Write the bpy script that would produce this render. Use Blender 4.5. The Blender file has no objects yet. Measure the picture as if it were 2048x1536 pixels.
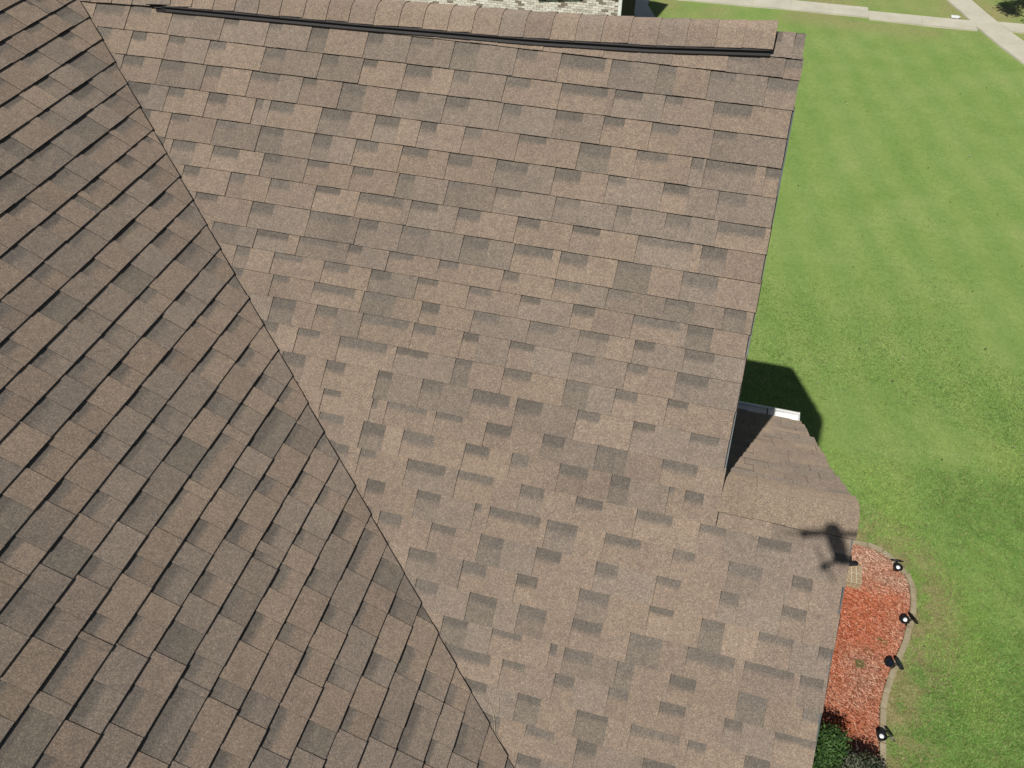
import bpy, bmesh, math, random
import numpy as np
from mathutils import Vector, Matrix
random.seed(11); rng = np.random.default_rng(11)
scene = bpy.context.scene
COL = scene.collection
# ------------------------------------------------------------------ camera
H = 13.8                                        # height of the drone camera above the lawn
CR = Vector((0.96331837, 0.268347, -0.00275837))
CU = Vector((-0.18981293, 0.68858897, 0.69986876))
CF = Vector((-0.18970707, 0.67367286, -0.71426613))
FPX = 1599.7
cam = bpy.data.cameras.new('camera'); camo = bpy.data.objects.new('camera', cam); COL.objects.link(camo)
m = Matrix.Identity(4)
for i in range(3):
    m[i][0], m[i][1], m[i][2] = CR[i], CU[i], -CF[i]
m[0][3], m[1][3], m[2][3] = 0, 0, H
camo.matrix_world = m
cam.sensor_width = 36; cam.lens = 36 * FPX / 2048; cam.clip_start = 0.02; cam.clip_end = 3000
scene.camera = camo
# ------------------------------------------------------------------ sky, sun, exposure
SUN = Vector((0.2075, 0.6002, -0.7725)).normalized()   # direction the light travels
world = bpy.data.worlds.new('World'); scene.world = world; world.use_nodes = True
wn = world.node_tree.nodes; wl = world.node_tree.links
sky = wn.new('ShaderNodeTexSky'); sky.sky_type = 'NISHITA'; sky.sun_disc = False
sky.sun_elevation = math.asin(-SUN.z); sky.sun_rotation = math.atan2(-SUN.x, -SUN.y)
wl.new(sky.outputs[0], wn['Background'].inputs[0]); wn['Background'].inputs[1].default_value = 0.05
sl = bpy.data.lights.new('sun', 'SUN'); sl.energy = 5.0; sl.angle = math.radians(0.53); sl.color = (1, 0.955, 0.88)
so = bpy.data.objects.new('sun', sl); COL.objects.link(so); so.location = (-4, -12, 30)
so.rotation_euler = SUN.to_track_quat('-Z', 'Y').to_euler()
scene.view_settings.view_transform = 'Standard'; scene.view_settings.look = 'None'
scene.view_settings.exposure = -0.08; scene.view_settings.gamma = 1.0; scene.view_settings.use_curve_mapping = False

# ------------------------------------------------------------------ helpers
def tag(o, label=None, cat=None, group=None, kind=None):
    if label: o['label'] = label
    if cat: o['category'] = cat
    if group: o['group'] = group
    if kind: o['kind'] = kind
    return o
def empty(name, loc=(0, 0, 0), parent=None):
    o = bpy.data.objects.new(name, None); COL.objects.link(o); o.location = loc; o.parent = parent
    o.empty_display_size = 0.2
    return o
def mesh_obj(name, verts, faces, mat, parent=None, cols=None, smooth=False, origin=None):
    """vertices are given in world space; the object's origin is put at ORIGIN (or the parent's)."""
    verts = np.asarray(verts, dtype=np.float64).reshape(-1, 3)
    base = np.zeros(3)
    if parent is not None:
        p = parent
        while p is not None:
            base = base + np.array(p.location); p = p.parent
    org = np.array(origin) if origin is not None else base
    me = bpy.data.meshes.new(name)
    me.from_pydata((verts - org).tolist(), [], faces)
    if cols is not None:
        a = me.color_attributes.new('tint', 'FLOAT_COLOR', 'POINT')
        c = np.ones((len(verts), 4), np.float32); c[:, :3] = np.asarray(cols, np.float32)[:, :3]
        a.data.foreach_set('color', c.ravel())
    if mat: me.materials.append(mat)
    me.update()
    if smooth: me.shade_smooth()
    o = bpy.data.objects.new(name, me); COL.objects.link(o)
    if parent is not None: o.parent = parent
    o.location = org - base
    return o
class MB:
    def __init__(s): s.v = []; s.f = []
    def add(s, vs, fs):
        b = len(s.v); s.v += [tuple(x) for x in vs]; s.f += [tuple(b + i for i in f) for f in fs]
    def box(s, c, d, M=None):
        P = [Vector((x * d[0] / 2, y * d[1] / 2, z * d[2] / 2)) for x in (-1, 1) for y in (-1, 1) for z in (-1, 1)]
        if M is not None: P = [M @ p for p in P]
        P = [p + Vector(c) for p in P]
        s.add(P, [(0, 1, 3, 2), (4, 6, 7, 5), (0, 4, 5, 1), (2, 3, 7, 6), (0, 2, 6, 4), (1, 5, 7, 3)])
    def prism(s, poly, e):                       # poly: list of 3-d points, extruded by vector e
        n = len(poly); e = Vector(e)
        s.add([Vector(p) for p in poly] + [Vector(p) + e for p in poly],
              [tuple(range(n))[::-1], tuple(range(n, 2 * n))] + [(i, (i + 1) % n, n + (i + 1) % n, n + i) for i in range(n)])
    def lathe(s, prof, n=20, M=None, cap=True):  # prof: (r, z)
        vs = []; fs = []
        for r, z in prof:
            for k in range(n):
                a = 2 * math.pi * k / n; vs.append(Vector((r * math.cos(a), r * math.sin(a), z)))
        for i in range(len(prof) - 1):
            for k in range(n):
                fs.append((i * n + k, i * n + (k + 1) % n, (i + 1) * n + (k + 1) % n, (i + 1) * n + k))
        if cap:
            fs.append(tuple(range(n))[::-1]); fs.append(tuple(range((len(prof) - 1) * n, len(prof) * n)))
        if M is not None: vs = [M @ v for v in vs]
        s.add(vs, fs)
    def tube(s, pts, rads, n=8):
        pts = [Vector(p) for p in pts]; vs = []; fs = []
        for i, p in enumerate(pts):
            d = (pts[min(i + 1, len(pts) - 1)] - pts[max(i - 1, 0)]).normalized()
            a = d.cross(Vector((0, 0, 1)) if abs(d.z) < 0.9 else Vector((1, 0, 0))).normalized(); b = d.cross(a)
            for k in range(n):
                t = 2 * math.pi * k / n; vs.append(p + (a * math.cos(t) + b * math.sin(t)) * rads[i])
        for i in range(len(pts) - 1):
            for k in range(n):
                fs.append((i * n + k, i * n + (k + 1) % n, (i + 1) * n + (k + 1) % n, (i + 1) * n + k))
        fs.append(tuple(range(n))[::-1]); fs.append(tuple(range((len(pts) - 1) * n, len(pts) * n)))
        s.add(vs, fs)
    def build(s, name, mat, parent=None, smooth=False, bevel=0, origin=None):
        o = mesh_obj(name, s.v, s.f, mat, parent, smooth=smooth, origin=origin)
        bm = bmesh.new(); bm.from_mesh(o.data); bmesh.ops.recalc_face_normals(bm, faces=bm.faces)
        if bevel: bmesh.ops.bevel(bm, geom=bm.edges[:], offset=bevel, segments=2, affect='EDGES', clamp_overlap=True)
        bm.to_mesh(o.data); bm.free()
        if smooth:
            o.data.shade_smooth(); o.data.set_sharp_from_angle(angle=math.radians(38))
        return o

# ------------------------------------------------------------------ materials
class NT:
    def __init__(s, name, rough=0.9, spec=0.2):
        s.m = bpy.data.materials.new(name); s.m.use_nodes = True; s.t = s.m.node_tree; s.b = s.t.nodes['Principled BSDF']
        s.b.inputs['Roughness'].default_value = rough; s.b.inputs['Specular IOR Level'].default_value = spec
        s.pos = None
    def n(s, t, **kw):
        x = s.t.nodes.new(t)
        for k, v in kw.items(): setattr(x, k, v)
        return x
    def l(s, a, b): s.t.links.new(a, b)
    def P(s):
        if s.pos is None: s.pos = s.n('ShaderNodeNewGeometry').outputs['Position']
        return s.pos
    def noise(s, scale, detail=2, rough=0.5, vec=None, out='Fac'):
        x = s.n('ShaderNodeTexNoise'); x.inputs['Scale'].default_value = scale; x.inputs['Detail'].default_value = detail
        x.inputs['Roughness'].default_value = rough; s.l(vec if vec is not None else s.P(), x.inputs['Vector']); return x.outputs[out]
    def ramp(s, fac, stops, interp='LINEAR'):
        r = s.n('ShaderNodeValToRGB'); r.color_ramp.interpolation = interp; e = r.color_ramp.elements
        while len(e) < len(stops): e.new(0.5)
        for i, (p, c) in enumerate(stops):
            e[i].position = p; e[i].color = (*c, 1) if len(c) == 3 else c
        s.l(fac, r.inputs[0]); return r.outputs[0]
    def mix(s, fac, a, b, mode='MIX'):
        x = s.n('ShaderNodeMix', data_type='RGBA', blend_type=mode)
        for sock, v in ((x.inputs[0], fac), (x.inputs[6], a), (x.inputs[7], b)):
            if isinstance(v, (int, float)): sock.default_value = v
            elif isinstance(v, tuple): sock.default_value = (*v, 1)
            else: s.l(v, sock)
        return x.outputs[2]
    def attr(s, name='tint'):
        return s.n('ShaderNodeVertexColor', layer_name=name).outputs[0]
    def bump(s, h, strength=0.3, dist=0.005):
        b = s.n('ShaderNodeBump'); b.inputs['Strength'].default_value = strength; b.inputs['Distance'].default_value = dist
        s.l(h, b.inputs['Height']); s.l(b.outputs[0], s.b.inputs['Normal'])
    def done(s, col=None):
        if col is not None:
            if isinstance(col, tuple): s.b.inputs['Base Color'].default_value = (*col, 1)
            else: s.l(col, s.b.inputs['Base Color'])
        return s.m
def g3(v): return (v, v, v)
def plain(name, col, rough=0.6, spec=0.3, nscale=30, amt=0.2, metal=0):
    t = NT(name, rough, spec); t.b.inputs['Metallic'].default_value = metal
    f = t.noise(nscale, 4); r = t.ramp(f, [(0.3, g3(1 - amt)), (0.7, g3(1 + amt * 0.5))])
    return t.done(t.mix(1.0, col, r, 'MULTIPLY'))
def mat_shingle():
    t = NT('asphalt_granules', 1.0, 0.12); t.b.inputs['Diffuse Roughness'].default_value = 0.7
    c = t.attr()
    v = t.n('ShaderNodeTexVoronoi'); v.inputs['Scale'].default_value = 230; t.l(t.P(), v.inputs['Vector'])
    sep = t.n('ShaderNodeSeparateColor'); t.l(v.outputs['Color'], sep.inputs[0])
    r = t.ramp(sep.outputs[0], [(0, (0.42, 0.40, 0.40)), (0.22, (0.66, 0.63, 0.60)), (0.55, (1.0, 0.98, 0.95)), (0.82, (1.24, 1.20, 1.14)), (1.0, (1.85, 1.8, 1.72))])
    c = t.mix(0.48, c, r, 'MULTIPLY')
    w = t.ramp(t.noise(2.3, 4, 0.6), [(0.3, (0.92, 0.92, 0.93)), (0.7, (1.07, 1.06, 1.04))])      # weathering in large soft patches
    c = t.mix(1.0, c, w, 'MULTIPLY')
    w2 = t.ramp(t.noise(26, 3, 0.6), [(0.3, (0.90, 0.90, 0.92)), (0.7, (1.08, 1.07, 1.05))])
    c = t.mix(1.0, c, w2, 'MULTIPLY')
    t.bump(sep.outputs[1], 0.35, 0.002)
    return t.done(c)
M = {}
M['shingle'] = mat_shingle()
M['deck'] = plain('roofing_felt', (0.02, 0.019, 0.018), 0.95, 0.1)
M['vent'] = plain('black_vent_plastic', (0.012, 0.012, 0.013), 0.55, 0.35)
M['drip'] = plain('grey_drip_edge_metal', (0.062, 0.08, 0.085), 0.45, 0.4, 12, 0.25)
M['white'] = plain('white_painted_aluminium', (0.74, 0.75, 0.74), 0.4, 0.4, 9, 0.12)
M['black'] = plain('black_plastic', (0.012, 0.012, 0.013), 0.4, 0.4)
M['panel'] = plain('solar_glass', (0.01, 0.013, 0.022), 0.15, 0.5)
M['lens'] = plain('frosted_lens', (0.82, 0.83, 0.84), 0.25, 0.5)
M['concrete'] = None
def mat_concrete():
    t = NT('sidewalk_concrete', 0.9, 0.2)
    c = t.ramp(t.noise(1.1, 6, 0.65), [(0.3, (0.47, 0.45, 0.355)), (0.7, (0.58, 0.555, 0.45))])
    c = t.mix(1.0, c, t.ramp(t.noise(45, 4, 0.7), [(0.3, g3(0.85)), (0.7, g3(1.08))]), 'MULTIPLY')
    t.bump(t.noise(60, 3), 0.3, 0.004)
    return t.done(c)
M['concrete'] = mat_concrete()
def mat_edging():
    t = NT('edging_concrete', 0.95, 0.15)
    c = t.ramp(t.noise(5, 5, 0.65), [(0.3, (0.26, 0.22, 0.14)), (0.7, (0.38, 0.325, 0.22))])
    c = t.mix(1.0, c, t.ramp(t.noise(70, 3, 0.7), [(0.3, g3(0.75)), (0.7, g3(1.15))]), 'MULTIPLY')
    t.bump(t.noise(90, 3), 0.4, 0.004)
    return t.done(c)
M['edging'] = mat_edging()
def mat_brickwall(name, a, b, mortar):
    t = NT(name, 0.95, 0.15)
    br = t.n('ShaderNodeTexBrick'); sx = t.n('ShaderNodeSeparateXYZ'); t.l(t.P(), sx.inputs[0]); ad = t.n('ShaderNodeMath', operation='ADD'); t.l(sx.outputs[0], ad.inputs[0]); t.l(sx.outputs[1], ad.inputs[1])
    cb = t.n('ShaderNodeCombineXYZ'); t.l(ad.outputs[0], cb.inputs[0]); t.l(sx.outputs[2], cb.inputs[1]); t.l(cb.outputs[0], br.inputs['Vector'])
    br.inputs['Scale'].default_value = 1; br.inputs['Brick Width'].default_value = 0.21; br.inputs['Row Height'].default_value = 0.075
    br.inputs['Mortar Size'].default_value = 0.006
    for k, c in (('Color1', a), ('Color2', b), ('Mortar', mortar)): br.inputs[k].default_value = (*c, 1)
    return t.done(br.outputs[0])
M['wall'] = mat_brickwall('tan_brick_wall', (0.36, 0.29, 0.20), (0.28, 0.22, 0.15), (0.5, 0.47, 0.4))
def mat_tinted(name, rough=0.9, spec=0.15, amt=0.25, nscale=40, trans=0):
    t = NT(name, rough, spec)
    c = t.mix(1.0, t.attr(), t.ramp(t.noise(nscale, 3, 0.6), [(0.3, g3(1 - amt)), (0.7, g3(1 + amt))]), 'MULTIPLY')
    if trans:
        tr = t.n('ShaderNodeBsdfTranslucent'); mx = t.n('ShaderNodeMixShader'); mx.inputs[0].default_value = trans
        t.l(c, tr.inputs[0]); t.l(t.b.outputs[0], mx.inputs[1]); t.l(tr.outputs[0], mx.inputs[2])
        t.l(mx.outputs[0], t.t.nodes['Material Output'].inputs[0])
    return t.done(c)
M['tinted'] = mat_tinted('tinted_masonry')
M['blade'] = mat_tinted('grass_blade', 0.75, 0.2, 0.12, 3, 0.3)
M['leaf'] = mat_tinted('leaf', 0.6, 0.3, 0.15, 8, 0.25)
M['chip'] = mat_tinted('mulch_chip', 0.95, 0.15, 0.2, 30)
M['bark'] = plain('bark', (0.09, 0.07, 0.05), 0.95, 0.1, 14, 0.5)
def mat_lawn():
    t = NT('lawn', 0.95, 0.12); t.b.inputs['Diffuse Roughness'].default_value = 0.6
    pos = t.P()
    base = t.ramp(t.noise(0.55, 5, 0.62), [(0.22, (0.142, 0.232, 0.058)), (0.46, (0.166, 0.254, 0.070)), (0.60, (0.186, 0.268, 0.082)), (0.82, (0.222, 0.286, 0.104))])
    # mower stripes: real stripes of bent grass, faint
    mp = t.n('ShaderNodeMapping'); mp.inputs['Rotation'].default_value = (0, 0, math.radians(-13.3)); t.l(pos, mp.inputs[0])
    wv = t.n('ShaderNodeTexWave'); wv.inputs['Scale'].default_value = 0.26; wv.inputs['Distortion'].default_value = 2.4; wv.inputs['Detail'].default_value = 3
    wv.inputs['Detail Scale'].default_value = 1.2
    t.l(mp.outputs[0], wv.inputs['Vector'])
    base = t.mix(1.0, base, t.ramp(wv.outputs[1], [(0.1, (0.96, 0.975, 0.95)), (0.9, (1.075, 1.025, 1.02))]), 'MULTIPLY')
    mot = t.ramp(t.noise(7, 5, 0.7), [(0.3, (0.84, 0.88, 0.80)), (0.5, (1, 1, 1)), (0.72, (1.18, 1.11, 1.14))])
    base = t.mix(0.9, base, mot, 'MULTIPLY')
    fine = t.ramp(t.noise(42, 3, 0.75), [(0.30, (0.55, 0.60, 0.5)), (0.5, (1, 1, 1)), (0.7, (1.45, 1.35, 1.35))])
    base = t.mix(0.8, base, fine, 'MULTIPLY')
    dry = t.ramp(t.noise(9, 4, 0.65), [(0.35, (0.205, 0.190, 0.080)), (0.65, (0.30, 0.27, 0.135))])
    dry = t.mix(0.9, dry, fine, 'MULTIPLY')
    sep = t.n('ShaderNodeSeparateColor'); t.l(t.attr('tint'), sep.inputs[0])
    base = t.mix(sep.outputs[0], base, dry)
    base = t.mix(1.0, base, (0.95, 0.95, 0.95), 'MULTIPLY')
    t.bump(t.noise(60, 3, 0.7), 0.7, 0.02)
    return t.done(base)
M['lawn'] = mat_lawn()
def mat_mulch():
    t = NT('red_mulch', 0.98, 0.1)
    sep = t.n('ShaderNodeSeparateColor'); t.l(t.attr('tint'), sep.inputs[0])
    st = t.n('ShaderNodeMapping'); st.inputs['Scale'].default_value = (26, 60, 40); st.inputs['Rotation'].default_value = (0, 0, 0.5); t.l(t.P(), st.inputs[0])
    n = t.noise(1.0, 5, 0.7, st.outputs[0])
    red = t.ramp(n, [(0.32, (0.085, 0.020, 0.012)), (0.5, (0.24, 0.060, 0.030)), (0.7, (0.40, 0.155, 0.095))])
    pale = t.ramp(n, [(0.32, (0.12, 0.055, 0.035)), (0.5, (0.30, 0.165, 0.11)), (0.7, (0.48, 0.33, 0.245))])
    t.bump(n, 0.8, 0.03)
    return t.done(t.mix(sep.outputs[0], red, pale))
M['mulch'] = mat_mulch()

# ------------------------------------------------------------------ the ground
def srt(x): return 1 / (1 + math.exp(-x))
EDGE = [(3.6, 10.38), (3.9, 10.46), (4.19, 10.5), (4.45, 10.51), (4.65, 10.48), (4.83, 10.39), (4.96, 10.3), (5.09, 10.14), (5.2, 9.99), (5.27, 9.82), (5.29, 9.64), (5.28, 9.35),
        (5.22, 9.01), (5.14, 8.7), (5.05, 8.41), (4.94, 8.12), (4.83, 7.83), (4.75, 7.59), (4.69, 7.37), (4.64, 7.16), (4.62, 6.76), (4.6, 6.39), (4.59, 6.14), (4.6, 5.8), (4.64, 5.4), (4.7, 5.0), (4.75, 4.6)]
EDGE = [(x - 0.05, y) for x, y in EDGE]
EA = np.array(EDGE)
def edge_dist(p):                               # distance of points to the edging line
    d = np.full(len(p), 1e9)
    for a, b in zip(EA[:-1], EA[1:]):
        ab = b - a; t = np.clip(((p - a) @ ab) / (ab @ ab), 0, 1)
        d = np.minimum(d, np.linalg.norm(p - a - t[:, None] * ab, axis=1))
    return d
BED = np.array([(0.6, 10.25)] + EDGE + [(0.6, 4.6)])
def in_poly(p, poly):
    r = np.zeros(len(p), bool); j = len(poly) - 1
    for i in range(len(poly)):
        a, b = poly[i], poly[j]
        c = ((a[1] > p[:, 1]) != (b[1] > p[:, 1])) & (p[:, 0] < (b[0] - a[0]) * (p[:, 1] - a[1]) / (b[1] - a[1] + 1e-12) + a[0])
        r ^= c; j = i
    return r
def vnoise(p, s, seed):                          # smooth value noise for placing dry patches
    r = np.random.default_rng(seed); T = r.random((64, 64)); q = p * s; i = np.floor(q).astype(int); f = q - i; f = f * f * (3 - 2 * f)
    g = lambda a, b: T[(i[:, 0] + a) % 64, (i[:, 1] + b) % 64]
    return (g(0, 0) * (1 - f[:, 0]) + g(1, 0) * f[:, 0]) * (1 - f[:, 1]) + (g(0, 1) * (1 - f[:, 0]) + g(1, 1) * f[:, 0]) * f[:, 1]
def dryness(p):
    d = edge_dist(p)
    n = 0.5 * vnoise(p, 1.7, 3) + 0.5 * vnoise(p, 5.1, 4)
    dr = np.clip(1.25 - d / 0.85, 0, 1) * np.clip(n * 2.6 - 0.35, 0, 1)
    dr = np.maximum(dr, np.clip(0.9 - d / 0.16, 0, 0.8))
    far = np.clip((p[:, 1] - 36.0) / 3.0, 0, 1) * np.clip(vnoise(p, 0.9, 8) * 2.2 - 0.55, 0, 1) * 0.85
    far = np.maximum(far, np.clip((p[:, 1] - 39.6) / 0.6, 0, 1) * 0.3)
    return np.maximum(dr, far)
gx = np.concatenate([[-900, -200, -60, -25], np.arange(-15, 1, 0.5), np.arange(1, 9, 0.1), np.arange(9, 25.1, 0.5), [40, 90, 250, 900]])
gy = np.concatenate([[-900, -200, -60, -20], np.arange(-10, 3, 1.0), np.arange(3, 16, 0.1), np.arange(16, 50.1, 0.5), [60, 80, 120, 250, 900]])
GX, GY = np.meshgrid(gx, gy, indexing='ij'); gp = np.stack([GX.ravel(), GY.ravel()], 1)
gz = np.zeros(len(gp)); near = (np.abs(gp[:, 0]) < 30) & (np.abs(gp[:, 1]) < 55)
gz[near] = 0.05 * (vnoise(gp[near], 0.5, 21) - 0.5)
gz[edge_dist(gp) < 1.0] *= 0.3
ny = len(gy)
gf = [(i * ny + j, (i + 1) * ny + j, (i + 1) * ny + j + 1, i * ny + j + 1) for i in range(len(gx) - 1) for j in range(ny - 1)]
dr = dryness(gp)
ground = mesh_obj('lawn_ground', np.column_stack([gp, gz - 0.03]), gf, M['lawn'], cols=np.repeat(dr[:, None], 3, 1), smooth=True)
tag(ground, 'mown green lawn stretching from the house to the pale sidewalks', None, kind='structure')

# mulch bed sheet (a fine mesh inside the bed polygon)
bx = np.arange(0.6, 5.35, 0.07); by = np.arange(4.6, 10.6, 0.07)
BX, BY = np.meshgrid(bx, by, indexing='ij'); bp = np.stack([BX.ravel(), BY.ravel()], 1)
inside = in_poly(bp, BED)
def faded(p):
    d = edge_dist(p)
    f = np.clip((p[:, 1] - 9.3) / 0.5, 0, 1) * 1.25
    f = np.maximum(f, np.clip(0.85 - d / 0.7, 0, 1) * 0.75)
    f = np.maximum(f, np.clip(vnoise(p, 1.4, 31) * 1.9 - 0.85, 0, 0.8))
    f *= 0.55 + 0.9 * vnoise(p, 3.1, 33)
    return np.clip(0.8 * f * (1 - 0.85 * np.exp(-((p[:, 0] - 3.75) ** 2 / 0.25 + (p[:, 1] - 8.9) ** 2 / 0.6))), 0, 1)
bz = 0.030 + 0.05 * (vnoise(bp, 3.3, 41) - 0.5) + 0.035 * (vnoise(bp, 8, 42) - 0.5)
nb = len(by); idx = -np.ones(len(bp), int)
keepf = [(i * nb + j, (i + 1) * nb + j, (i + 1) * nb + j + 1, i * nb + j + 1) for i in range(len(bx) - 1) for j in range(nb - 1)]
keepf = [f for f in keepf if all(inside[k] for k in f)]
used = sorted({k for f in keepf for k in f}); idx[used] = np.arange(len(used))
fd = faded(bp[used])
mulch = mesh_obj('mulch_bed', np.column_stack([bp[used], bz[used]]), [tuple(int(idx[k]) for k in f) for f in keepf], M['mulch'], cols=np.repeat(fd[:, None], 3, 1), smooth=True)
tag(mulch, 'red bark mulch bed between the roof edge and the curved edging', None, kind='structure')

def slab(name, poly, z, label):
    mb = MB(); mb.prism([(x, y, -0.08) for x, y in poly], (0, 0, z + 0.08))
    return mb
# sidewalks: each concrete panel is a piece of its own
def walk_panels(name, label, left, right, step, z):
    """left/right: two polylines with the same number of points; panels are cut every STEP metres."""
    L = np.array(left); Rr = np.array(right)
    def resamp(P, n):
        s = np.concatenate([[0], np.cumsum(np.linalg.norm(np.diff(P, axis=0), axis=1))]); t = np.linspace(0, s[-1], n)
        return np.stack([np.interp(t, s, P[:, 0]), np.interp(t, s, P[:, 1])], 1)
    n = max(2, int(np.linalg.norm(L[-1] - L[0]) / step) + 1)
    l, r = resamp(L, n), resamp(Rr, n)
    root = MB(); root.prism([(*p, -0.1) for p in l] + [(*p, -0.1) for p in r[::-1]], (0, 0, 0.1 + z - 0.022))
    ro = root.build(name, M['concrete']); tag(ro, label, None, kind='structure')
    for k in range(n - 1):
        a, b, c, d = [np.array(x) for x in (l[k], l[k + 1], r[k + 1], r[k])]
        cen = (a + b + c + d) / 4; q = [cen + (x - cen) * (1 - 0.012) for x in (a, b, c, d)]
        mb = MB(); mb.prism([(*x, z - 0.02) for x in q], (0, 0, 0.02 + random.uniform(-0.003, 0.003)))
        mb.build('concrete_panel', M['concrete'], ro, bevel=0.006)
walk_panels('sidewalk', 'pale concrete sidewalk running along the far edge of the lawn', [(-3, 38.62), (1.0, 38.74), (5.35, 38.74)], [(-3, 39.86), (0.6, 39.9), (5.35, 39.88)], 1.5, 0.035)
walk_panels('sidewalk', 'narrower stretch of concrete sidewalk meeting the crossing path', [(5.352, 38.52), (9.75, 38.47)], [(5.352, 39.5), (9.75, 39.51)], 1.5, 0.03)
walk_panels('footpath', 'concrete footpath crossing the sidewalk and leading away', [(11.6, 34.2), (9.84, 38.47), (9.6, 39.51), (7.2, 46.5)], [(12.9, 34.4), (11.0, 38.78), (10.63, 39.73), (8.35, 46.8)], 1.6, 0.034)
walk_panels('sidewalk', 'sidewalk stub beyond the crossing beside the tree shadow', [(11.05, 38.75), (17, 38.9)], [(10.66, 39.68), (17, 39.85)], 1.5, 0.03)
walk_panels('side_path', 'concrete path in the shade beside the neighbouring brick house', [(-3.5, 33.0), (-4.97, 37.7), (-5.3, 41)], [(-2.3, 33.0), (-4.2, 37.7), (-4.2, 41)], 1.5, 0.03)

# ------------------------------------------------------------------ the shingled house
cA, sA = math.cos(math.atan(10 / 12)), math.sin(math.atan(10 / 12))
cB, sB = math.cos(math.atan(8 / 12)), math.sin(math.atan(8 / 12))
TBK = 0.72; cK, sK = math.cos(math.atan(TBK)), math.sin(math.atan(TBK))
XR, XL = 0.3395, 0.9775                          # upper and lower rake lines
YR, YL = 4.385, 2.60                             # upper and lower ridge
zA = lambda y: H - 5.3111 + y * 10 / 12
ZB0 = H - 4.4106
zB = lambda x: ZB0 - x * 8 / 12
RX_ = [-4.4, -3.4, -2.1, -1.04, -0.43, 0.17, 0.4]; RY_ = [4.256, 4.278, 4.296, 4.318, 4.342, 4.380, 4.387]
def Yridge(x): return float(np.interp(x, RX_, RY_))
house = empty('house', (-2, 3, 0)); tag(house, 'steep roofed house covered in brown laminated shingles', 'house')

TAN = [(0.268, 0.214, 0.160), (0.278, 0.224, 0.170), (0.258, 0.207, 0.155)]
BRN = [(0.243, 0.193, 0.149), (0.235, 0.190, 0.150), (0.250, 0.200, 0.154)]
GRY = [(0.222, 0.191, 0.156), (0.208, 0.183, 0.154), (0.228, 0.194, 0.157)]
DRK = [(0.182, 0.158, 0.131), (0.190, 0.165, 0.137)]
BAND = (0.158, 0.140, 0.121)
def pick():
    r = random.random(); c = random.choice(TAN if r < 0.38 else BRN if r < 0.66 else GRY if r < 0.95 else DRK); k = random.uniform(0.94, 1.06)
    return (np.array(c) * 0.56 + np.array((0.240, 0.197, 0.154)) * 0.44) * np.array((1.05, 1.04, 1.075)) * k

class Piece:
    """polygons in slope space (u along the course, v down the slope, n off the deck) with a colour per vertex"""
    def __init__(s): s.v = []; s.c = []; s.f = []
    def poly(s, pts, cols):
        b = len(s.v); s.v += [tuple(p) for p in pts]; s.c += [tuple(c) for c in cols]; s.f.append(tuple(range(b, b + len(pts))))
    def clip(s, a, b, c, cap):                   # keep a*u + b*v <= c ; cut edges of top polygons get a dark wall
        o = Piece()
        for f in s.f:
            P = [np.array(s.v[i]) for i in f]; K = [np.array(s.c[i]) for i in f]; out = []; oc = []; on = []
            for i in range(len(P)):
                p, q = P[i], P[(i + 1) % len(P)]; dp, dq = a * p[0] + b * p[1] - c, a * q[0] + b * q[1] - c
                if dp <= 1e-9: out.append(p); oc.append(K[i]); on.append(abs(dp) < 1e-7)
                if (dp < -1e-9 and dq > 1e-9) or (dp > 1e-9 and dq < -1e-9):
                    t = dp / (dp - dq); out.append(p + (q - p) * t); oc.append(K[i] + (K[(i + 1) % len(P)] - K[i]) * t); on.append(True)
            if len(out) >= 3:
                o.poly(out, oc)
                nz = max(x[2] for x in out) - min(x[2] for x in out)
                for i in range(len(out)):
                    j = (i + 1) % len(out)
                    if on[i] and on[j] and len(out) > 2:
                        p, q = out[i], out[j]
                        o.poly([p, (p[0], p[1], -0.004), (q[0], q[1], -0.004), q], [cap] * 4)
        return o
def split(u0, u1, step):
    n = max(1, int(math.ceil((u1 - u0) / step))); return [u0 + (u1 - u0) * i / n for i in range(n + 1)]
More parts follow.
